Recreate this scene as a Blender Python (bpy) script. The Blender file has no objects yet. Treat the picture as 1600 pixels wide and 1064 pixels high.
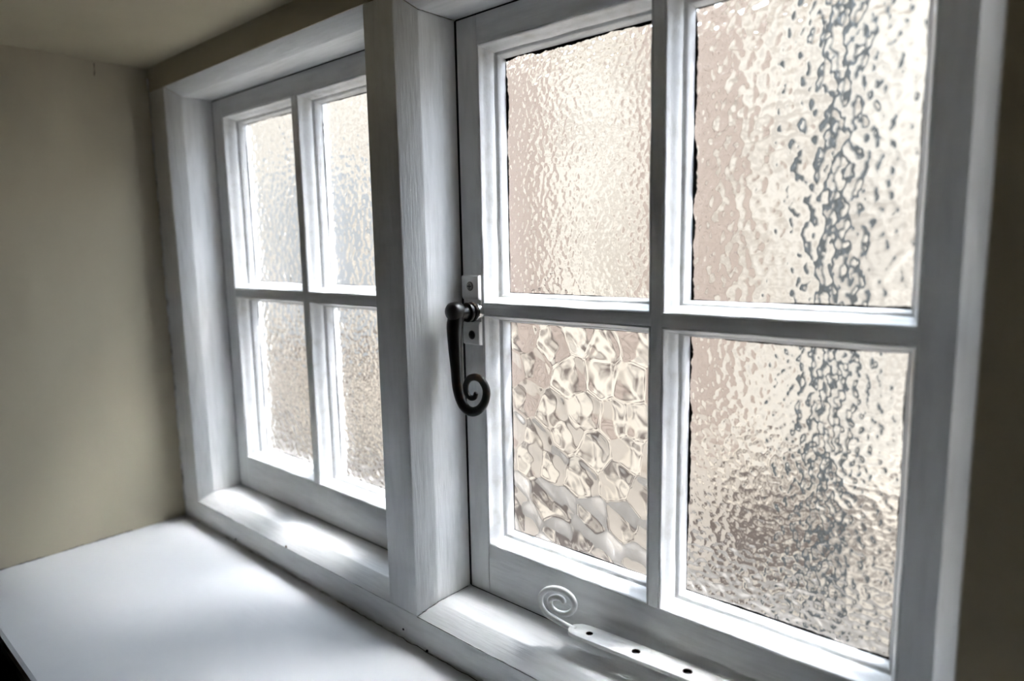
import bpy, bmesh, math, random
import numpy as np
from mathutils import Vector, Matrix
random.seed(7)
C = bpy.context.scene.collection
sc = bpy.context.scene

# ------------------------------------------------------------------ camera, sky, exposure
CAM = Vector((1.142, -.4759, .4125))
YAW, PITCH, ROLL, F = .7269, -.1378, -.0188, 1057.89
cd = bpy.data.cameras.new('camera'); cam = bpy.data.objects.new('camera', cd); C.objects.link(cam)
fwd = Vector((-math.sin(YAW)*math.cos(PITCH), math.cos(YAW)*math.cos(PITCH), math.sin(PITCH)))
rt = Vector((math.cos(YAW), math.sin(YAW), 0)); up = rt.cross(fwd)
r2 = math.cos(ROLL)*rt + math.sin(ROLL)*up; u2 = -math.sin(ROLL)*rt + math.cos(ROLL)*up
m = Matrix((r2, u2, -fwd)).transposed().to_4x4(); m.translation = CAM
cam.matrix_world = m
cd.sensor_width = 36; cd.lens = F/1600*36; cd.clip_start = .01
cd.dof.use_dof = True; cd.dof.focus_distance = .74; cd.dof.aperture_fstop = 2.8
sc.camera = cam

SKY = 6.8
w = bpy.data.worlds.new('overcast_sky'); sc.world = w; w.use_nodes = True
nt = w.node_tree; bg = nt.nodes['Background']
tc = nt.nodes.new('ShaderNodeTexCoord'); sx = nt.nodes.new('ShaderNodeSeparateXYZ'); rp = nt.nodes.new('ShaderNodeValToRGB')
nt.links.new(tc.outputs['Generated'], sx.inputs[0]); nt.links.new(sx.outputs['Z'], rp.inputs[0]); nt.links.new(rp.outputs[0], bg.inputs[0])
rp.color_ramp.elements[0].position = 0; rp.color_ramp.elements[0].color = (.76, .84, .96, 1)
rp.color_ramp.elements[1].position = .8; rp.color_ramp.elements[1].color = (.76, .87, 1, 1)
bg.inputs[1].default_value = SKY

# sun behind thin cloud: high up over the building opposite, soft
sl = bpy.data.lights.new('hazy_sun', 'SUN'); sl.energy = 16.5; sl.angle = math.radians(24); sl.color = (.95, .98, 1)
so = bpy.data.objects.new('hazy_sun', sl); C.objects.link(so)
EL, AZ = math.radians(62), math.radians(48)
so.rotation_euler = Vector((math.cos(EL)*math.sin(AZ), math.cos(EL)*math.cos(AZ), math.sin(EL))).to_track_quat('Z', 'Y').to_euler()

vs = sc.view_settings
vs.view_transform = 'Standard'; vs.look = 'None'; vs.gamma = 1; vs.use_curve_mapping = False; vs.exposure = .1
sc.cycles.max_bounces = 14; sc.cycles.transmission_bounces = 12; sc.cycles.diffuse_bounces = 6
sc.cycles.use_denoising = True
sc.cycles.blur_glossy = 0; sc.cycles.sample_clamp_indirect = 0

# ------------------------------------------------------------------ measures (metres)
H = .66; W1 = .4968; X2 = W1+.0797; W2 = .4952; X3 = X2+W2
CW, CD = .0148, .0214              # chamfer: width on the face, depth
D1, D2 = .0692, .0733              # depth of the two sashes behind the frame face
XW, XR = -.0709, 1.143             # recess side walls
ZS, ZC = -.0527, .7113             # sill board, recess ceiling
YF = -.319                         # room side of the recess
BACK = .125

# ------------------------------------------------------------------ materials
def mat(name, col, rough=.5, metal=0, spec=.5):
    m = bpy.data.materials.new(name); m.use_nodes = True
    b = m.node_tree.nodes['Principled BSDF']
    b.inputs['Base Color'].default_value = (*col, 1); b.inputs['Roughness'].default_value = rough
    b.inputs['Metallic'].default_value = metal; b.inputs['Specular IOR Level'].default_value = spec
    return m
def nd(m, t, **k):
    n = m.node_tree.nodes.new(t)
    for a, v in k.items(): setattr(n, a, v)
    return n
def relief(m, scale, vec, strength, dist, detail=4, col2=None, cfac=(.45, .7), cscale=None, cvec=None):
    L = m.node_tree.links; b = m.node_tree.nodes['Principled BSDF']
    tc = nd(m, 'ShaderNodeTexCoord'); mp = nd(m, 'ShaderNodeMapping'); mp.inputs['Scale'].default_value = vec
    L.new(tc.outputs['Object'], mp.inputs[0])
    n = nd(m, 'ShaderNodeTexNoise'); n.inputs['Scale'].default_value = scale; n.inputs['Detail'].default_value = detail
    L.new(mp.outputs[0], n.inputs['Vector'])
    bp = nd(m, 'ShaderNodeBump'); bp.inputs['Strength'].default_value = strength; bp.inputs['Distance'].default_value = dist
    L.new(n.outputs['Fac'], bp.inputs['Height']); L.new(bp.outputs[0], b.inputs['Normal'])
    if col2:
        n2 = nd(m, 'ShaderNodeTexNoise'); n2.inputs['Scale'].default_value = cscale or scale; n2.inputs['Detail'].default_value = 6
        mp2 = nd(m, 'ShaderNodeMapping'); mp2.inputs['Scale'].default_value = cvec or vec
        L.new(tc.outputs['Object'], mp2.inputs[0]); L.new(mp2.outputs[0], n2.inputs['Vector'])
        r = nd(m, 'ShaderNodeValToRGB'); c0 = b.inputs['Base Color'].default_value[:]
        r.color_ramp.elements[0].position = cfac[0]; r.color_ramp.elements[0].color = c0
        r.color_ramp.elements[1].position = cfac[1]; r.color_ramp.elements[1].color = (*col2, 1)
        L.new(n2.outputs['Fac'], r.inputs[0]); L.new(r.outputs[0], b.inputs['Base Color'])
    return m
WHITE = (.79, .79, .79); OFF = (.69, .69, .685)
paint_v = relief(mat('gloss_white_paint_brushed_up', WHITE, .38), 90, (4, 4, .35), .55, .0009, 5, OFF, (.45, .75), 30, (4, 4, .6))
paint_h = relief(mat('gloss_white_paint_brushed_along', WHITE, .38), 90, (.35, 4, 4), .55, .0009, 5, OFF, (.45, .75), 30, (.6, 4, 4))
bead_m = relief(mat('thick_white_bead_paint', (.70, .70, .70), .32), 60, (1, 1, 1), .5, .0012, 5, (.56, .55, .52), (.5, .78), 45, (1.5, 1.5, 1.5))
sill_m = relief(mat('white_sill_paint', (.63, .635, .65), .42), 30, (.5, 2.5, 1), .35, .0008, 5, (.55, .56, .58), (.5, .85), 7, (1, 1, 1))
wall_m = relief(mat('cream_wall_paint', (.44, .39, .29), .75), 14, (1, 1, .5), .5, .004, 6, (.37, .33, .25), (.45, .8), 6)
ceil_m = relief(mat('cream_ceiling_paint', (.42, .37, .265), .75), 10, (1, 1, 1), .5, .004, 6, (.35, .31, .22), (.45, .8), 5)
room_m = relief(mat('room_plaster', (.07, .055, .035), .9), 8, (1, 1, 1), .2, .003)
dark_floor = relief(mat('dark_floor_boards', (.06, .04, .025), .6), 8, (1, 12, 1), .3, .003)
iron = relief(mat('black_wrought_iron', (.005, .0045, .004), .33, .0, .35), 130, (1, 1, 1), .45, .0009, 3, (.035, .018, .009), (.55, .7), 60)
chrome = mat('worn_steel', (.75, .75, .76), .22, 1)
screw_m = mat('grimy_screw_metal', (.30, .29, .26), .4, .8)
black = mat('black_grime_and_shade', (.006, .005, .004), .9)  # grime black, also the painted shade in the gaps round the sashes
moss = mat('green_black_grime', (.02, .022, .008), .95)
hinge_paint = relief(mat('white_painted_metal', (.74, .73, .71), .36), 120, (1, 1, 1), .35, .0007, 4, (.5, .48, .44), (.58, .8), 60)
crack_m = mat('crack_shadow', (.10, .09, .085), .9)
chip_m = mat('exposed_timber', (.16, .09, .04), .8)
caulk_m = relief(mat('lumpy_caulk', (.62, .62, .62), .7), 90, (1, 1, 1), .6, .002, 3, (.25, .24, .22), (.5, .65), 40)
outer_m = mat('outdoor_white_paint', (.66, .66, .65), .5)
house_m = mat('outdoor_house_wall', (.30, .28, .25), .9)

def glass_mat():
    m = bpy.data.materials.new('textured_clear_glass'); m.use_nodes = True
    n = m.node_tree.nodes; n.clear()
    o = n.new('ShaderNodeOutputMaterial'); g = n.new('ShaderNodeBsdfGlass')
    g.inputs['Color'].default_value = (.985, .985, .985, 1); g.inputs['IOR'].default_value = 1.5; g.inputs['Roughness'].default_value = 0
    m.node_tree.links.new(g.outputs[0], o.inputs[0])
    return m
glass = glass_mat()

# ------------------------------------------------------------------ mesh helpers
def obj(name, verts, faces, m, parent=None, smooth=False, bevel=0, seg=2):
    me = bpy.data.meshes.new(name); me.from_pydata([tuple(v) for v in verts], [], faces)
    bm = bmesh.new(); bm.from_mesh(me)
    bmesh.ops.remove_doubles(bm, verts=bm.verts, dist=1e-6)
    bmesh.ops.recalc_face_normals(bm, faces=bm.faces)
    if bevel:
        es = [e for e in bm.edges if len(e.link_faces) == 2 and e.calc_face_angle() > .3]
        bmesh.ops.bevel(bm, geom=es, offset=bevel, segments=seg, profile=.5, affect='EDGES', clamp_overlap=True)
    bm.to_mesh(me); bm.free()
    if smooth or bevel:
        for p in me.polygons: p.use_smooth = True
    me.materials.append(m)
    o = bpy.data.objects.new(name, me); C.objects.link(o)
    if parent: o.parent = parent
    if bevel or smooth == 'auto':
        bpy.context.view_layer.objects.active = o
        me.set_sharp_from_angle(angle=math.radians(40))
    return o
BF = [(0,1,3,2),(4,6,7,5),(0,4,5,1),(2,3,7,6),(0,2,6,4),(1,5,7,3)]
def boxv(x0, x1, y0, y1, z0, z1): return [(x, y, z) for x in (x0, x1) for y in (y0, y1) for z in (z0, z1)]
def box(name, b, m, parent=None, bevel=0): return obj(name, boxv(*b), BF, m, parent, bevel=bevel)
def boxes(name, bs, m, parent=None):
    V, Fc = [], []
    for b in bs:
        k = len(V); V += boxv(*b); Fc += [tuple(i+k for i in f) for f in BF]
    me = bpy.data.meshes.new(name); me.from_pydata(V, [], Fc); me.materials.append(m)
    bm = bmesh.new(); bm.from_mesh(me); bmesh.ops.recalc_face_normals(bm, faces=bm.faces); bm.to_mesh(me); bm.free()
    o = bpy.data.objects.new(name, me); C.objects.link(o)
    if parent: o.parent = parent
    return o
def prism(name, sect, axis, m, parent=None, bevel=0):
    """sect: list of (a, b, lo, hi): a, b in the two other axes, lo..hi along axis (mitred ends)"""
    def P(a, b, t): return (t, a, b) if axis == 'x' else (a, b, t)
    n = len(sect); V = [P(a, b, lo) for a, b, lo, hi in sect]+[P(a, b, hi) for a, b, lo, hi in sect]
    Fc = [(i, (i+1) % n, n+(i+1) % n, n+i) for i in range(n)]
    Fc += [tuple(range(n)), tuple(range(n, 2*n))]
    # mitred ends are not flat: fan them
    Fc = Fc[:n]+[(0, i, i+1) for i in range(1, n-1)]+[(n, n+i, n+i+1) for i in range(1, n-1)]
    return obj(name, V, Fc, m, parent, bevel=bevel)
def empty(name, loc=(0, 0, 0), **k):
    o = bpy.data.objects.new(name, None); C.objects.link(o); o.location = loc; o.empty_display_size = .05
    for a, v in k.items(): o[a] = v
    return o
def rehang(o):   # keep world place under a moved parent
    o.location = -o.parent.location
def tag(o, **k):
    for a, v in k.items(): o[a] = v
    return o
def catmull(P, n=8):
    P = [np.array(p, float) for p in P]; Q = [2*P[0]-P[1]]+P+[2*P[-1]-P[-2]]; out = []
    for i in range(1, len(Q)-2):
        for t in np.linspace(0, 1, n, endpoint=False):
            a, b, c, d = Q[i-1:i+3]
            out.append(.5*((2*b)+(-a+c)*t+(2*a-5*b+4*c-d)*t*t+(-a+3*b-3*c+d)*t**3))
    out.append(P[-1]); return out
def tube(name, pts, rad, m, parent=None, flat=(0, 1, 0), squash=1., seg=14):
    """tube with radius list; the section is 'squash' times as thick along the direction flat"""
    n = len(pts); V, Fc = [], []; fl = Vector(flat)
    for i, p in enumerate(pts):
        t = Vector(pts[min(i+1, n-1)]-pts[max(i-1, 0)]).normalized()
        b = (fl-t*fl.dot(t)).normalized(); a = t.cross(b)
        r = rad[i] if hasattr(rad, '__len__') else rad
        for k in range(seg):
            q = 2*math.pi*k/seg; V.append(Vector(p)+a*r*math.cos(q)+b*r*squash*math.sin(q))
    for i in range(n-1):
        for k in range(seg): Fc.append((i*seg+k, i*seg+(k+1) % seg, (i+1)*seg+(k+1) % seg, (i+1)*seg+k))
    Fc += [tuple(range(seg)), tuple(range((n-1)*seg, n*seg))]
    return obj(name, V, Fc, m, parent, smooth=True)
def lathe(name, prof, org, m, parent=None, axis='y', seg=28):
    """prof: (t along axis, radius)"""
    V, Fc = [], []
    for t, r in prof:
        for k in range(seg):
            q = 2*math.pi*k/seg; c, s = r*math.cos(q), r*math.sin(q)
            V.append((org[0]+c, org[1]+t, org[2]+s) if axis == 'y' else (org[0]+c, org[1]+s, org[2]+t))
    n = len(prof)
    for i in range(n-1):
        for k in range(seg): Fc.append((i*seg+k, i*seg+(k+1) % seg, (i+1)*seg+(k+1) % seg, (i+1)*seg+k))
    Fc += [tuple(range(seg)), tuple(range((n-1)*seg, n*seg))]
    return obj(name, V, Fc, m, parent, smooth='auto')

# ------------------------------------------------------------------ the room shell and the recess
def struct(o, label=None):
    o['kind'] = 'structure'
    if label: o['label'] = label
    return o
Z0, Z1, RX0, RX1, RY = ZS-.85, 1.55, -1.4, 2.6, -2.8
# side walls of the recess run on through the wall of the room
def rough_wall(name, m, origin, ua, va, nu, nv, thick, amp, seed):
    """a plaster slab with a slightly uneven face; ua, va span the face, thick goes away from it"""
    rng = np.random.default_rng(seed); o = np.array(origin); ua = np.array(ua); va = np.array(va); th = np.array(thick)
    g = np.zeros((nu+1, nv+1))
    for k in range(14):
        fx, fy, ph = rng.uniform(.5, 4), rng.uniform(.5, 4), rng.uniform(0, 6.28)
        U, Vv = np.meshgrid(np.linspace(0, 1, nu+1), np.linspace(0, 1, nv+1), indexing='ij')
        g += np.sin(6.28*(fx*U+fy*Vv)+ph)*rng.uniform(.3, 1)
    g *= amp/3
    nrm = -th/np.linalg.norm(th)
    V = [o+ua*i/nu+va*j/nv+nrm*g[i, j] for i in range(nu+1) for j in range(nv+1)]
    idx = lambda i, j: i*(nv+1)+j
    Fc = [(idx(i, j), idx(i+1, j), idx(i+1, j+1), idx(i, j+1)) for i in range(nu) for j in range(nv)]
    k = len(V); V += [o+th, o+ua+th, o+ua+va+th, o+va+th]
    Fc.append((k, k+1, k+2, k+3))
    Fc.append(tuple([idx(i, 0) for i in range(nu+1)]+[k+1, k])); Fc.append(tuple([idx(i, nv) for i in range(nu+1)]+[k+2, k+3]))
    Fc.append(tuple([idx(0, j) for j in range(nv+1)]+[k+3, k])); Fc.append(tuple([idx(nu, j) for j in range(nv+1)]+[k+2, k+1]))
    return obj(name, V, Fc, m, smooth='auto')
struct(rough_wall('wall_left', wall_m, (XW, BACK, ZS-.03), (0, YF-BACK, 0), (0, 0, ZC-ZS+.06), 30, 40, (-.3, 0, 0), .0012, 3),
       'cream painted plaster side of the window recess, left')
struct(rough_wall('wall_right', wall_m, (XR, BACK, ZS-.03), (0, YF-BACK, 0), (0, 0, ZC-ZS+.06), 20, 20, (.3, 0, 0), .001, 4),
       'shadowed plaster side of the window recess, right')
struct(rough_wall('ceiling', ceil_m, (XW-.3, BACK, ZC), (XR-XW+.6, 0, 0), (0, YF-BACK, 0), 60, 24, (0, 0, .2), .0016, 5),
       'cream painted ceiling of the window recess')
struct(boxes('wall_front', [
    (RX0, XW-.3, YF, BACK, Z0, Z1), (XR+.3, RX1, YF, BACK, Z0, Z1),
    (XW-.3, XR+.3, YF, BACK, ZC+.2, Z1), (XW-.3, XR+.3, YF+.02, BACK, Z0, ZS-.0305)], room_m),
    'thick wall of the room around the window recess')
struct(boxes('wall_back', [(RX0, RX1, RY-.1, RY, Z0, Z1)], room_m)); struct(boxes('wall_side', [(RX0-.1, RX0, RY, BACK, Z0, Z1)], room_m))
bpy.data.objects['wall_side'].name = 'wall_west'
struct(boxes('wall_east', [(RX1, RX1+.1, RY, BACK, Z0, Z1)], room_m))
struct(boxes('floor', [(RX0, RX1, RY, BACK, Z0-.1, Z0)], dark_floor)); struct(boxes('ceiling', [(RX0, RX1, RY, BACK, Z1, Z1+.1)], room_m))
# plaster band above the frame head
struct(rough_wall('wall_band', wall_m, (XW, -.0004, H+CW), (XR-XW, 0, 0), (0, 0, ZC-H-CW+.01), 60, 3, (0, BACK, 0), .0006, 8),
       'narrow band of wall paint between the window head and the ceiling')
struct(rough_wall('wall_strip', wall_m, (X3+CW+.0002, -.0006, ZS-.01), (XR-X3-CW, 0, 0), (0, 0, ZC-ZS+.02), 3, 60, (0, BACK, 0), .0006, 9),
       'shadowed strip of plaster right of the window frame')
# window board with a rounded nose
nose = [(0.0, ZS), (YF+.006, ZS), (YF+.002, ZS-.0015), (YF, ZS-.006), (YF, ZS-.018), (YF+.004, ZS-.022), (0.0, ZS-.022)]
struct(prism('trim_1', [(y, z, XW, XR) for y, z in nose], 'x', sill_m, bevel=0), 'deep white painted window board in the recess')
# lumpy filler down the corner between the wall and the frame
pts, rad = [], []
z = ZS+.004
while z < ZC-.01:
    pts.append(np.array((XW+.0012+random.uniform(-.001, .0012), .0004+random.uniform(-.001, .0006), z))); rad.append(random.uniform(.0012, .0030)); z += random.uniform(.004, .012)
struct(tube('trim_2', pts, rad, caulk_m, seg=8), 'lumpy filler in the corner between left wall and window frame')
pts, rad = [], []
x = XW+.003
while x < XR-.01:
    pts.append(np.array((x, random.uniform(-.0008, .0004), ZS+random.uniform(-.0006, .0006)))); rad.append(random.uniform(.0006, .0017)); x += random.uniform(.004, .014)
struct(tube('trim_3', pts, rad, caulk_m, seg=6), 'thin cracked filler where the frame meets the window board')

# ------------------------------------------------------------------ the fixed frame (setting)
win = empty('window_1', (0, 0, 0), kind='structure', label='white painted timber window frame with chamfered edges round two casements')
B = .0012
prism('jamb', [(XW, -.0003, -CW, H+CW), (-CW, 0, -CW, H+CW), (0, CD, 0, H), (0, BACK, 0, H), (XW, BACK, -CW, H+CW)], 'z', paint_v, win, B)
prism('mullion', [(W1+CW, 0, -CW, H+CW), (X2-CW, 0, -CW, H+CW), (X2, CD, 0, H), (X2, BACK, 0, H), (W1, BACK, 0, H), (W1, CD, 0, H)], 'z', paint_v, win, B)
prism('jamb', [(X3+CW, 0, -CW, H+CW), (X3+CW, BACK, -CW, H+CW), (X3, BACK, 0, H), (X3, CD, 0, H)], 'z', paint_v, win, B)
for a, b in ((0, W1), (X2, X3)):
    prism('head_rail', [(0, H+CW, a-CW, b+CW), (CD, H, a, b), (BACK, H, a, b), (BACK, H+CW, a-CW, b+CW)], 'x', paint_h, win, B)
    prism('sill_rail', [(0, -CW, a-CW, b+CW), (CD, 0, a, b), (BACK, -.0, a, b), (BACK, -CW, a-CW, b+CW)], 'x', paint_h, win, B)
box('apron_rail', (XW, X3+CW, 0, BACK, ZS-.005, -CW), paint_h, win)

def crack(name, pts, wid, nrm, m, parent, jit=.0004, sub=6):
    """thin ragged line lying on a face"""
    P = []
    for a, b in zip(pts[:-1], pts[1:]):
        for i in range(sub): P.append(Vector(a).lerp(Vector(b), i/sub))
    P.append(Vector(pts[-1])); n = Vector(nrm).normalized()
    V, Fc = [], []
    for i, p in enumerate(P):
        t = (P[min(i+1, len(P)-1)]-P[max(i-1, 0)]).normalized(); s = n.cross(t)
        q = p+s*random.uniform(-jit, jit); ww = wid*random.uniform(.25, 1)
        V += [q-s*ww/2-n*.0001, q+s*ww/2-n*.0001, q+s*ww/2+n*.00012, q-s*ww/2+n*.00012]
    for i in range(len(P)-1):
        for k in range(4): Fc.append((4*i+k, 4*i+(k+1) % 4, 4*i+4+(k+1) % 4, 4*i+4+k))
    Fc += [(0, 1, 2, 3), tuple(4*(len(P)-1)+k for k in range(4))]
    return obj(name, V, Fc, m, parent)
ch = (CW, 0, 0)
crack('paint_crack', [(X2-CW+.001, .0008, -CW+.001), (X2-CW*.35, CD*.65, -CW*.35), (X2, CD, 0)], .0011, (.5, -.6, .6), crack_m, win, .0006, 7)
crack('paint_crack', [(X2, CD, .0003), (X2+.0003, .045, .0003), (X2+.0003, .07, .0003)], .0007, (1, 0, 1), crack_m, win, .0002)
crack('paint_crack', [(X2, CD, H-.0003), (X2+.0003, .045, H-.0003), (X2+.0003, .07, H-.0003)], .0007, (1, 0, -1), crack_m, win, .0002)
crack('paint_crack', [(-CW, 0, -CW), (.25, 0, -CW-.0002), (W1+CW, 0, -CW)], .0007, (0, -1, .3), crack_m, win, .0001, 30)
crack('paint_crack', [(X2-CW, 0, -CW), (.8, 0, -CW-.0002), (X3, 0, -CW)], .0008, (0, -1, .3), crack_m, win, .0001, 30)
crack('paint_crack', [(.40, -.0016, ZS+.001), (.62, -.0017, ZS+.0012), (.85, -.0016, ZS+.001)], .0010, (0, -1, .6), crack_m, win, .0008, 26)
wl = bpy.data.objects['wall_left']
crack('plaster_crack', [(XW+.0008, -.09, ZS+.0008), (XW+.0008, -.18, ZS+.001), (XW+.0008, -.30, ZS+.0008)], .0022, (1, 0, .3), crack_m, wl, .0008, 30)
crack('plaster_crack', [(XW+.0009, -.078, .707), (XW+.0009, -.079, .688)], .0016, (1, 0, 0), crack_m, wl, .0003)
# filled screw hole, chip and spots on the apron
lathe('filled_hole', [(.0, .0052), (-.0003, .0050), (-.0004, .0035), (-.0001, .0028)], (.537, 0, -.0405), paint_h, win)
lathe('nail_hole', [(.0, .0015), (-.0006, .0013), (-.0006, .0005)], (.5355, 0, -.0405), black, win, seg=10)
lathe('paint_chip', [(.0, .0022), (-.0005, .0018), (-.0006, .0006)], (.2724, 0, -.0128), chip_m, win, seg=7)
for x, z in ((.116, -.046), (.578, -.051)):
    lathe('paint_chip', [(.0, .0016), (-.0014, .0013), (-.0019, .0006)], (x, 0, z), black, win, seg=7)

# ------------------------------------------------------------------ textured glass
def cells(nx, nz, dx, cell, seed, sharp, ridge):
    """relief of cellular pressed glass on a grid: smooth domes with valleys, from jittered points"""
    rng = np.random.default_rng(seed)
    X, Z = np.meshgrid(np.arange(nx)*dx/cell, np.arange(nz)*dx/cell, indexing='ij')
    gx, gz = int(X.max())+6, int(Z.max())+5
    J = rng.uniform(.2, .8, (gx, gz, 2)) if not ridge else rng.uniform(.24, .76, (gx, gz, 2)); A = rng.uniform(.6, 1.25, (gx, gz))
    ix, iz = X.astype(int)+2, Z.astype(int)+1
    ds = []; am = []
    for a in (-2, -1, 0, 1):
        for b in (-1, 0, 1):
            cx, cz = ix+a, iz+b
            px = cx-2+J[cx, cz, 0]+.5*(cz % 2); pz = cz-1+J[cx, cz, 1]
            ds.append(np.hypot(X+.25-px, Z-pz)); am.append(A[cx, cz])
    ds = np.array(ds); am = np.array(am)
    if ridge:
        q = ds**2; s = np.sort(ds, 0); f = s[1]-s[0]
        sm = -np.log(np.exp(-sharp*q).sum(0))/sharp      # softened: the valleys are round
        dome = -sm*1.0
        ww = .038*np.sin(X*5.1+1.3*np.sin(Z*3.7+seed))*np.cos(Z*4.3+1.1*np.sin(X*4.9))+.012*np.sin(X*9.7+Z*6.1+2*np.sin(Z*5))
        h = dome+ww
    else:
        e = np.exp(-sharp*ds**2); h = (e*am).sum(0)
    if ridge:
        for _ in range(3):
            p = np.pad(h, 1, mode='edge'); h = (p[1:-1, 1:-1]*2+p[:-2, 1:-1]+p[2:, 1:-1]+p[1:-1, :-2]+p[1:-1, 2:])/6
    return h-h.mean()
def pane(parent, x0, x1, z0, z1, y, dx, cell, amp, seed, sharp=5., ridge=False, wave=.0, fine=.48):
    nx, nz = max(4, round((x1-x0)/dx)), max(4, round((z1-z0)/dx))
    X = np.linspace(x0, x1, nx); Z = np.linspace(z0, z1, nz)
    h = cells(nx, nz, dx, cell, seed, sharp, ridge)*amp
    if not ridge: h = h+cells(nx, nz, dx, cell*fine, seed+50, sharp, False)*amp*.30
    gx, gz = np.meshgrid(X, Z, indexing='ij')
    h = h+wave*np.sin(gx*47+seed)*np.cos(gz*31+seed*2)
    T = .0038+max(0, -h.min()-.0022); n = nx*nz
    co = np.empty((2*n, 3)); co[:n, 0] = gx.ravel(); co[:n, 1] = y; co[:n, 2] = gz.ravel()
    co[n:, 0] = gx.ravel(); co[n:, 1] = (y+T+h).ravel(); co[n:, 2] = gz.ravel()
    i, j = np.meshgrid(np.arange(nx-1), np.arange(nz-1), indexing='ij'); k = (i*nz+j).ravel()
    back = np.stack([k, k+1, k+nz+1, k+nz], 1)+n
    # flat room face needs few polygons: one face through the border ring
    ring = [a*nz for a in range(nx)]+[(nx-1)*nz+b for b in range(1, nz)]+[a*nz+nz-1 for a in range(nx-2, -1, -1)]+[b for b in range(nz-2, 0, -1)]
    ring = np.array(ring); rn = np.roll(ring, -1)
    side = np.stack([ring, rn, rn+n, ring+n], 1)
    corners = np.array([[0, (nx-1)*nz, (nx-1)*nz+nz-1, nz-1]])
    # border vertices of the flat face lie on straight edges, so one ngon closes it
    quads = np.concatenate([back, side])
    used = np.zeros(2*n, bool); used[quads.ravel()] = True
    mp = np.cumsum(used)-1
    me = bpy.data.meshes.new('pane'); nv = int(used.sum()); me.vertices.add(nv); me.vertices.foreach_set('co', co[used].ravel())
    nl = quads.size+len(ring); me.loops.add(nl)
    me.loops.foreach_set('vertex_index', np.concatenate([mp[quads].ravel(), mp[ring]]).astype(np.int32))
    npoly = len(quads)+1; me.polygons.add(npoly)
    me.polygons.foreach_set('loop_start', np.concatenate([np.arange(len(quads))*4, [quads.size]]).astype(np.int32))
    sm = np.zeros(npoly, bool); sm[:len(back)] = True
    me.polygons.foreach_set('use_smooth', sm)
    me.update(calc_edges=True); me.validate()
    bm = bmesh.new(); bm.from_mesh(me); bmesh.ops.recalc_face_normals(bm, faces=bm.faces); bm.to_mesh(me); bm.free()
    me.set_sharp_from_angle(angle=math.radians(60))
    me.materials.append(glass)
    o = bpy.data.objects.new('pane', me); C.objects.link(o); o.parent = parent
    return o

# ------------------------------------------------------------------ casement sashes
PROF = [(0, .0012), (.0004, .0003), (.0012, 0), (.0022, .0006), (.0028, .0022), (.0030, .0048), (.0036, .0070), (.0048, .0098), (.0062, .0128), (.0070, .0160),
        (.0074, .0186), (.0074, .0192), (.0060, .0202), (.0076, .0214), (.0092, .0220), (.0102, .0235), (.0112, .0270), (.0120, .0310), (.0122, .0338)]
def moulding(parent, x0, x1, z0, z1, y, gx, gz, m=bead_m):
    ku, kz = gx/.0122, gz/.0122
    pr = PROF+[(PROF[-1][0], .0345), (0, .0345)]
    V, Fc = [], []; n = len(pr); N = 10
    # four sides, mitred, subdivided so that the painted edge can wander a little
    loops = []
    for u, v in pr:
        a, b = u*ku, u*kz
        c = [(x0+a, z0+b), (x1-a, z0+b), (x1-a, z1-b), (x0+a, z1-b)]; L = []
        for k in range(4):
            p, q = c[k], c[(k+1) % 4]
            for i in range(N):
                t = i/N; L.append((p[0]+(q[0]-p[0])*t, y+v, p[1]+(q[1]-p[1])*t))
        loops.append(L)
    M = 4*N
    rng = random.Random(int(x0*9999+z0*777))
    off = [(rng.uniform(-1, 1)*.0004, rng.uniform(-1, 1)*.0003) for _ in range(M)]
    for i, L in enumerate(loops):
        for k, (X, Y, Z) in enumerate(L):
            f = 1 if 0 < i < n-3 and k % N else 0
            V.append((X+f*off[k][0]*(1 if k//N in (1, 3) else 0), Y+f*off[k][1], Z+f*off[k][0]*(1 if k//N in (0, 2) else 0)))
    for i in range(n):
        for k in range(M): Fc.append((i*M+k, i*M+(k+1) % M, ((i+1) % n)*M+(k+1) % M, ((i+1) % n)*M+k))
    me = bpy.data.meshes.new('glazing_bead'); me.from_pydata(V, [], Fc)
    bm = bmesh.new(); bm.from_mesh(me); bmesh.ops.recalc_face_normals(bm, faces=bm.faces); bm.to_mesh(me); bm.free()
    for p in me.polygons: p.use_smooth = True
    me.set_sharp_from_angle(angle=math.radians(38)); me.materials.append(m)
    o = bpy.data.objects.new('glazing_bead', me); C.objects.link(o); o.parent = parent
    return o
def grime(parent, x0, x1, z0, z1, y, wl, wr, wb, wt, seed, m):
    """ragged dark line of failed putty round a pane"""
    rng = random.Random(seed); V, Fc = [], []
    def side(p, q, inn, wid):
        n = max(6, int(math.dist(p, q)/.0018)); k0 = len(V); wv = .5
        for i in range(n+1):
            t = i/n; wv = min(1, max(.04, wv+rng.uniform(-.22, .22)))
            ww = wid(t) if callable(wid) else wid
            ww = ww*wv; ww = max(ww, .00015)
            X, Z = p[0]+(q[0]-p[0])*t, p[1]+(q[1]-p[1])*t
            for yy in (y-.0003, y+.0004):
                V.append((X-inn[0]*.0006, yy, Z-inn[1]*.0006)); V.append((X+inn[0]*ww, yy, Z+inn[1]*ww))
        for i in range(n):
            a = k0+4*i; b = a+4
            Fc.extend([(a, b, b+1, a+1), (a+2, a+3, b+3, b+2), (a, a+2, b+2, b), (a+1, b+1, b+3, a+3)])
        Fc.extend([(k0, k0+1, k0+3, k0+2), (k0+4*n, k0+4*n+2, k0+4*n+3, k0+4*n+1)])
    side((x0, z0), (x0, z1), (1, 0), wl); side((x1, z0), (x1, z1), (-1, 0), wr)
    side((x0, z0), (x1, z0), (0, 1), wb); side((x0, z1), (x1, z1), (0, -1), wt)
    return obj('perished_putty', V, Fc, m, parent)

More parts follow.
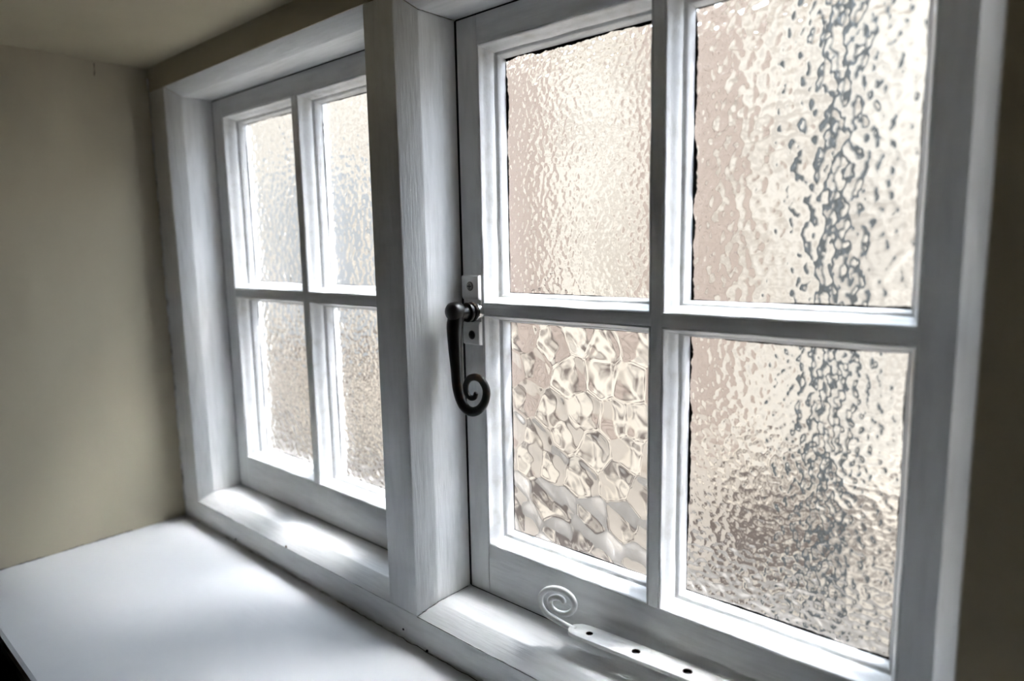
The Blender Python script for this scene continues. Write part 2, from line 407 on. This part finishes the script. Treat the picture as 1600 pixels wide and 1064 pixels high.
def sash(label, X, Y, xs, zs, W, gx, gz, glazing, gaps, clear):
    s = empty('casement', (X, Y, 0), label=label, category='window sash')
    P = []
    x0, x1, x2, x3 = [X+v for v in xs]; z0, z1, z2, z3 = zs; Yb = .118; g = .0001
    L, R = X+clear, X+W-.0015
    P.append(box('stile', (L, x0, Y, Yb, .0012, H-.0015), paint_v, s, .0009))
    P.append(box('stile', (x3, R, Y, Yb, .0012, H-.0015), paint_v, s, .0009))
    P.append(box('rail', (x0+g, x3-g, Y+.0001, Yb, .0012, z0), paint_h, s, .0007))
    P.append(box('rail', (x0+g, x3-g, Y+.0001, Yb, z3, H-.0015), paint_h, s, .0007))
    P.append(box('glazing_bar', (x1, x2, Y+.0001, Y+.036, z0+g, z3-g), paint_v, s, .0007))
    P.append(box('glazing_bar', (x0+g, x3-g, Y+.0003, Y+.036, z1, z2), paint_h, s, .0007))
    # black strips painted in as the shade of the gap round the sash
    P.append(boxes('gap_shade', [(X, L+.0002, Y+.0004, Y+.03, .001, H-.001), (X+.002, X+W-.002, Y+.0006, Y+.03, H-.0017, H), (X+.002, X+W-.002, Y+.0006, Y+.03, 0, .0014)], black))
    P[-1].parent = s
    # outer half of the bars holds the putty side of the glass
    P.append(box('glazing_bar', (x1-.006, x2+.006, Y+.0405, Yb, z0+g, z3-g), outer_m, s))
    P.append(box('glazing_bar', (x0+g, x3-g, Y+.0405, Yb-.0003, z1-.006, z2+.006), outer_m, s))
    gl = Y+.0338
    for k, (a, b, c, d) in enumerate(((x0, x1, z2, z3), (x2, x3, z2, z3), (x0, x1, z0, z1), (x2, x3, z0, z1))):
        P.append(moulding(s, a, b, c, d, Y, gx, gz))
        P.append(pane(s, a+gx*.6, b-gx*.6, c+gz*.6, d-gz*.6, gl, **glazing[k]))
        P.append(grime(s, a+gx, b-gx, c+gz, d-gz, gl-.0002, *gaps[k], seed=int(k+X*50), m=black))
    for p in P: rehang(p)
    return s
small = dict(dx=.00105, cell=.0085, amp=.00062, sharp=4.5)
far = dict(dx=.0015, cell=.0085, amp=.00055, sharp=4.5)
ax = (.0331, .2453, .2576, .4698); az = (.0576, .3384, .351, .631)
bx = (.0334, .2485, .2597, .4652); bz = (.0618, .3369, .3488, .6282)
thin = .0009
sash('white casement with four textured panes in the left half of the window', 0, D1, ax, az, W1, .0123, .0105,
     [dict(far, seed=11), dict(far, seed=12), dict(far, seed=13), dict(far, seed=14, cell=.0075)],
     [(.0022, .0006, thin, .0014), (.0018, .0006, thin, .0014), (.0022, .0006, thin, thin), (.0020, .0006, thin, thin)], .0014)
lf = lambda t: .0012+.0028*t
rt_ = lambda t: .0016+.0040*max(0, 1-abs(t-.02)*1.2)
sash('white casement with three hammered panes and one coarse cellular pane, near the stay', X2, D2, bx, bz, W2, .0123, .011,
     [dict(small, seed=21, amp=.00036, cell=.0058, dx=.0008), dict(small, seed=22, cell=.0095, amp=.00075),
      dict(dx=.0012, cell=.037, amp=.0072, sharp=20., ridge=True, seed=25), dict(small, seed=24, amp=.0006, cell=.0068, dx=.0009)],
     [(lf, .0008, thin, lambda t: .0042-.0012*t), (lambda t: .0052-.003*t, .0016, lambda t: .0008+.0018*t, .0010),
      (.0010, .0005, thin, .0006), (lambda t: .0018+.0034*t**2, .0018, lambda t: .0014+.0012*t, .0016)], .0032)
# putty seen through the glass on the outside: white fillets
# (the outer halves of stiles and rails are the same timber)

# ------------------------------------------------------------------ casement fastener (black handle)
hx, hy, hz = .6035, .0360, .3405
hd = empty('window_fastener', (hx, D2, hz), category='window handle',
           label='black iron window fastener with a curled tail on white plates')
def tab(z0, z1, bend):
    """bent painted lug: a plate whose end rolls back to the stile"""
    x0, x1 = .5838, .6098; n = 8; V, Fc = [], []
    prof = [(z0, D2-.0005), (z0, D2-.0050), (z0+.0012, D2-.0066), (z1-.0035, D2-.0066), (z1-.0010, D2-.0058), (z1, D2-.0038), (z1, D2-.0005)]
    if bend < 0: prof = [(z0+z1-z, y) for z, y in prof]
    k = len(prof)
    for x in (x0, x1): V += [(x, y, z) for z, y in prof]
    Fc = [tuple(range(k)), tuple(range(k, 2*k))]+[(i, (i+1) % k, k+(i+1) % k, k+i) for i in range(k)]
    return obj('mounting_lug', V, Fc, hinge_paint, hd, bevel=.0009)
parts = [tab(.3534, .3812, -1), tab(.3020, .3285, 1)]
parts.append(box('back_plate', (.5838, .6090, D2-.0018, D2+.0002, .3015, .3815), hinge_paint, hd, .0006))
def screw(x, z, y, m, parent):
    o = lathe('screw', [(0, .0042), (-.0008, .0041), (-.0013, .0030), (-.0014, .0004)], (x, y, z), m, parent, seg=24)
    c = [boxv(-.0030, .0030, -.0018, -.0010, -.0006, .0006), boxv(-.0006, .0006, -.0018, -.0010, -.0030, .0030)]
    V, Fc = [], []
    for b in c:
        k = len(V); V += [(x+p[0], y+p[1]+.0002, z+p[2]) for p in b]; Fc += [tuple(i+k for i in f) for f in BF]
    s = obj('cross_slot', V, Fc, black, o)
    r = lathe('paint_ring', [(-.0002, .0052), (-.0004, .0050), (-.0004, .0044), (0, .0043)], (x, y, z), crack_m, o)
    return o
parts += [screw(.5975, .3690, D2-.0066, screw_m, hd), screw(.5985, .3135, D2-.0066, iron, hd)]
# pivot barrel: steel collar then black rings then the boss of the handle
parts.append(lathe('steel_collar', [(-.0015, .0095), (-.0050, .0100), (-.0085, .0098), (-.0100, .0080)], (hx+.001, D2, hz), chrome, hd))
parts.append(lathe('pivot_ring', [(-.0098, .0078), (-.0100, .0108), (-.0118, .0114), (-.0135, .0106), (-.0140, .0085), (-.0155, .0085), (-.0160, .0108), (-.0180, .0112), (-.0195, .0104), (-.0200, .0070), (-.0280, .0068), (-.0300, .0068)], (hx, D2, hz), iron, hd))
yy = D2-.0345
tail = [(.5985, yy+.006, hz+.004), (.5992, yy+.001, hz-.012), (.5998, yy-.001, .3185), (.6003, yy-.001, .300), (.6004, yy, .280), (.6010, yy, .2625), (.6030, yy, .2510), (.6085, yy, .2395),
        (.6170, yy, .2335), (.6270, yy, .2335), (.6370, yy, .2390), (.6440, yy, .2485), (.6460, yy, .2600), (.6400, yy, .2695), (.6310, yy, .2725),
        (.6210, yy, .2700), (.6150, yy, .2620), (.6155, yy, .2530), (.6215, yy, .2485), (.6280, yy, .2500), (.6305, yy, .2550)]
cp = catmull(tail, 7); n = len(cp)
def rr(t):
    K = [(0, .0095), (.05, .0100), (.12, .0086), (.22, .0070), (.35, .0060), (.5, .0050), (.7, .0041), (.88, .0033), (1, .0028)]
    for (a, u), (b, v) in zip(K[:-1], K[1:]):
        if a <= t <= b: return u+(v-u)*(t-a)/(b-a)
    return K[-1][1]
parts.append(tube('curled_tail', cp, [rr(i/(n-1)) for i in range(n)], iron, hd, squash=.85, seg=18))
parts.append(lathe('boss', [(.0090, .0070), (.0082, .0096), (.0040, .0108), (-.0035, .0104), (-.0066, .0080), (-.0078, .0030)], (.5995, yy, hz+.002), iron, hd))
# nose that reaches the mullion
parts.append(box('latch_nose', (.5778, .5980, D2-.0230, D2-.0165, hz+.002, hz+.0095), iron, hd, .002))
for p in parts: rehang(p)

# ------------------------------------------------------------------ casement stay (white, with a curl)
stz = .025
xa, xb = .7530, .945
ya = lambda x: .0470+(x-.762)*.065        # middle line of the bar
st = empty('casement_stay', (xa, ya(xa), 0), category='window stay', label='white painted window stay with peg holes and a coiled end, above the sill')
def bar_mesh():
    bm = bmesh.new(); hw = .0122; T = .0042
    out = [(xa-.0015, -.006), (xa+.003, -hw+.0015), (xa+.010, -hw), (xb, -hw), (xb+.006, 0), (xb, hw), (xa+.014, hw), (xa+.005, hw-.002), (xa-.0012, .004)]
    return out, T
holes = [.7738, .8258, .8778, .9290]
out, T = bar_mesh()
import mathutils
hr = [.0036, .0043, .0046, .0046]
loops = [[Vector((x, y)) for x, y in out]]
for h_, r_ in zip(holes, hr):
    loops.append([Vector((h_+r_*math.cos(2*math.pi*k/20), -.0005+r_*math.sin(2*math.pi*k/20))) for k in range(20)])
tri = mathutils.geometry.tessellate_polygon([[Vector((v.x, v.y, 0)) for v in l] for l in loops])
flat = [v for l in loops for v in l]; nf = len(flat)
V = [(v.x, ya(v.x)+v.y, stz) for v in flat]+[(v.x, ya(v.x)+v.y, stz-T) for v in flat]
Fc = [tuple(t) for t in tri]+[tuple(i+nf for i in t) for t in tri]
k = 0
for l in loops:
    q = len(l); Fc += [(k+i, k+(i+1) % q, nf+k+(i+1) % q, nf+k+i) for i in range(q)]; k += q
parts = [obj('bar', V, Fc, hinge_paint, st, bevel=.0007)]
rust = mat('rusty_hole_edge', (.035, .015, .012), .9)
for h_, r_ in zip(holes, hr):     # bare rusty metal inside each peg hole
    V, Fc = [], []
    for rr_, zz in ((r_*1.0, stz-.0004), (r_*1.0, stz-T+.0002), (r_*.86, stz-T+.0002), (r_*.86, stz-.0004)):
        V += [(h_+rr_*math.cos(2*math.pi*k/20), ya(h_)-.0005+rr_*math.sin(2*math.pi*k/20), zz) for k in range(20)]
    for q in range(4): Fc += [(q*20+k, q*20+(k+1) % 20, ((q+1) % 4)*20+(k+1) % 20, ((q+1) % 4)*20+k) for k in range(20)]
    parts.append(obj('rusty_hole_lining', V, Fc, rust, st))
# coil: starts at the end of the bar, dips, sweeps up the left and winds inwards
cx, cz, cy = .7405, .0478, .0415
tilt = .35
sp = []
for i in range(64):
    t = i/63; a = math.radians(-98)-t*math.radians(590)   # clockwise seen from the room
    R = .0168*(1-t)**.85+.0042
    dx_, dz_ = R*math.cos(a), R*math.sin(a)
    sp.append(np.array((cx+dx_*math.cos(tilt*.4)*1.08, cy+dx_*math.sin(tilt), cz+dz_*.92)))
lead = [np.array((xa+.005, ya(xa), stz-.0024)), np.array((xa-.003, ya(xa)-.0005, stz-.0020)), np.array((xa-.010, ya(xa)-.003, stz+.0004))]
cpts = catmull(lead+sp[2:], 3)
n = len(cpts)
parts.append(tube('coiled_end', cpts, [.0031]*n, hinge_paint, st, squash=1.0, seg=14))
parts.append(lathe('pivot_pin', [(-.006, .004), (.001, .004), (.0012, .0062), (.003, .0052), (.0034, .001)], (xb-.004, ya(xb), stz), hinge_paint, st, axis='z'))
parts.append(box('pivot_bracket', (xb-.016, xb+.010, ya(xb)-.006, D2-.0002, stz-.0095, stz-.0044), hinge_paint, st, .001))
for p in parts: rehang(p)

# ------------------------------------------------------------------ outdoors
HOUSE = 7.0  # unseen extra wall height, added to cut skylight on the building opposite
ext = boxes('wall_exterior', [
    (-16, .004, BACK, .135, Z0-.5, HOUSE), (X3-.004, 6, BACK, .135, Z0-.5, HOUSE), (.004, X3-.004, BACK, .135, H-.004, HOUSE), (.004, X3-.004, BACK, .135, Z0-.5, .004),
    (W1-.004, X2+.004, BACK, .130, .004, H-.004)], house_m)
struct(ext, 'pale outer face of the wall around the window')
cream = relief(mat('cream_render', (.58, .53, .475), .9), 30, (1, 1, 1), .3, .004, 4, (.78, .735, .67), (.38, .55), 5)
brick_m = relief(mat('pinkish_brown_brick', (.42, .34, .30), .9), 40, (1, 1, 1), .4, .004, 4, (.54, .45, .40), (.4, .7), 9)
mort = mat('pale_mortar', (.62, .56, .50), .9)
pipe_m = mat('grey_pipe_paint', (.09, .10, .105), .5)
grnd = relief(mat('gravel', (.26, .23, .20), .95), 60, (1, 1, 1), .5, .01)
GZ = -1.2
plinth_m = relief(mat('brown_stone_plinth', (.20, .165, .15), .9), 12, (1, 1, 1), .4, .006, 4, (.84, .77, .68), (.40, .58), 4.5)
door_m = mat('blue_grey_door_paint', (.44, .47, .51), .6)
g = boxes('ground', [(-20, 10, .135, 14, GZ-.1, GZ)], grnd); g['kind'] = 'structure'
YB = 2.6; TOP = 1.55
nb = empty('rendered_building', (-1.5, YB, GZ), category='building', label='cream rendered building with brown brick piers seen blurred through the glass')
P = [box('render_wall', (-1.7, 4, YB+.05, YB+.4, GZ, TOP), cream, nb), box('render_wall', (-20, -1.7, YB+.045, YB+.4, GZ, 3.3), cream, nb)]
P.append(box('garage_door', (-4.3, -3.05, YB+.01, YB+.06, GZ, 1.0), door_m, nb))
P.append(box('stone_plinth', (-.20, 4, YB-.012, YB+.06, GZ, -.55), plinth_m, nb)); P.append(box('stone_plinth', (-1.35, -.62, YB-.012, YB+.06, GZ, .10), plinth_m, nb)); P.append(box('stone_plinth', (-20, -2.3, YB-.012, YB+.06, GZ, -.3), plinth_m, nb))
P.append(box('coping', (-1.7, 4.1, YB, YB+.45, TOP, TOP+.08), mort, nb))
for a, b in ((-.62, -.20), (-2.3, -1.35)):
    P.append(box('mortar_bed', (a+.01, b-.01, YB-.03, YB+.06, GZ, TOP-.02), mort, nb))
bme = bpy.data.meshes.new('brick')
bme.from_pydata(boxv(0, .205, -.045, .02, 0, .065), [], BF); bme.materials.append(brick_m)
cnt = 0
for a, b in ((-.62, -.20), (-2.3, -1.35)):
    row = 0; z = GZ+.01
    while z < TOP-.08:
        x = a+(0 if row % 2 == 0 else -.105)
        while x < b-.02:
            l, r_ = max(x, a), min(x+.205, b)
            if r_-l > .05 and z > -.55:
                o = bpy.data.objects.new('brick', bme); C.objects.link(o); o.parent = nb; o.location = Vector((l, YB, z))
                o.scale = ((r_-l)/.205, 1, 1); o['_p'] = 1; P.append(o)
            x += .215
        z += .075; row += 1
for p in P:
    if p.get('_p'): p.location = p.location-nb.location; del p['_p']
    else: rehang(p)
dp = lathe('drainpipe', [(0, .058)]+[(t, r) for z in (.9, 1.9) for t, r in ((z-.03, .058), (z-.03, .070), (z+.03, .070), (z+.03, .058))]+[(TOP-GZ, .058)], (.285, YB-.12, GZ), pipe_m, axis='z')
tag(dp, label='dark grey drainpipe blurred through the right-hand panes', category='drainpipe')
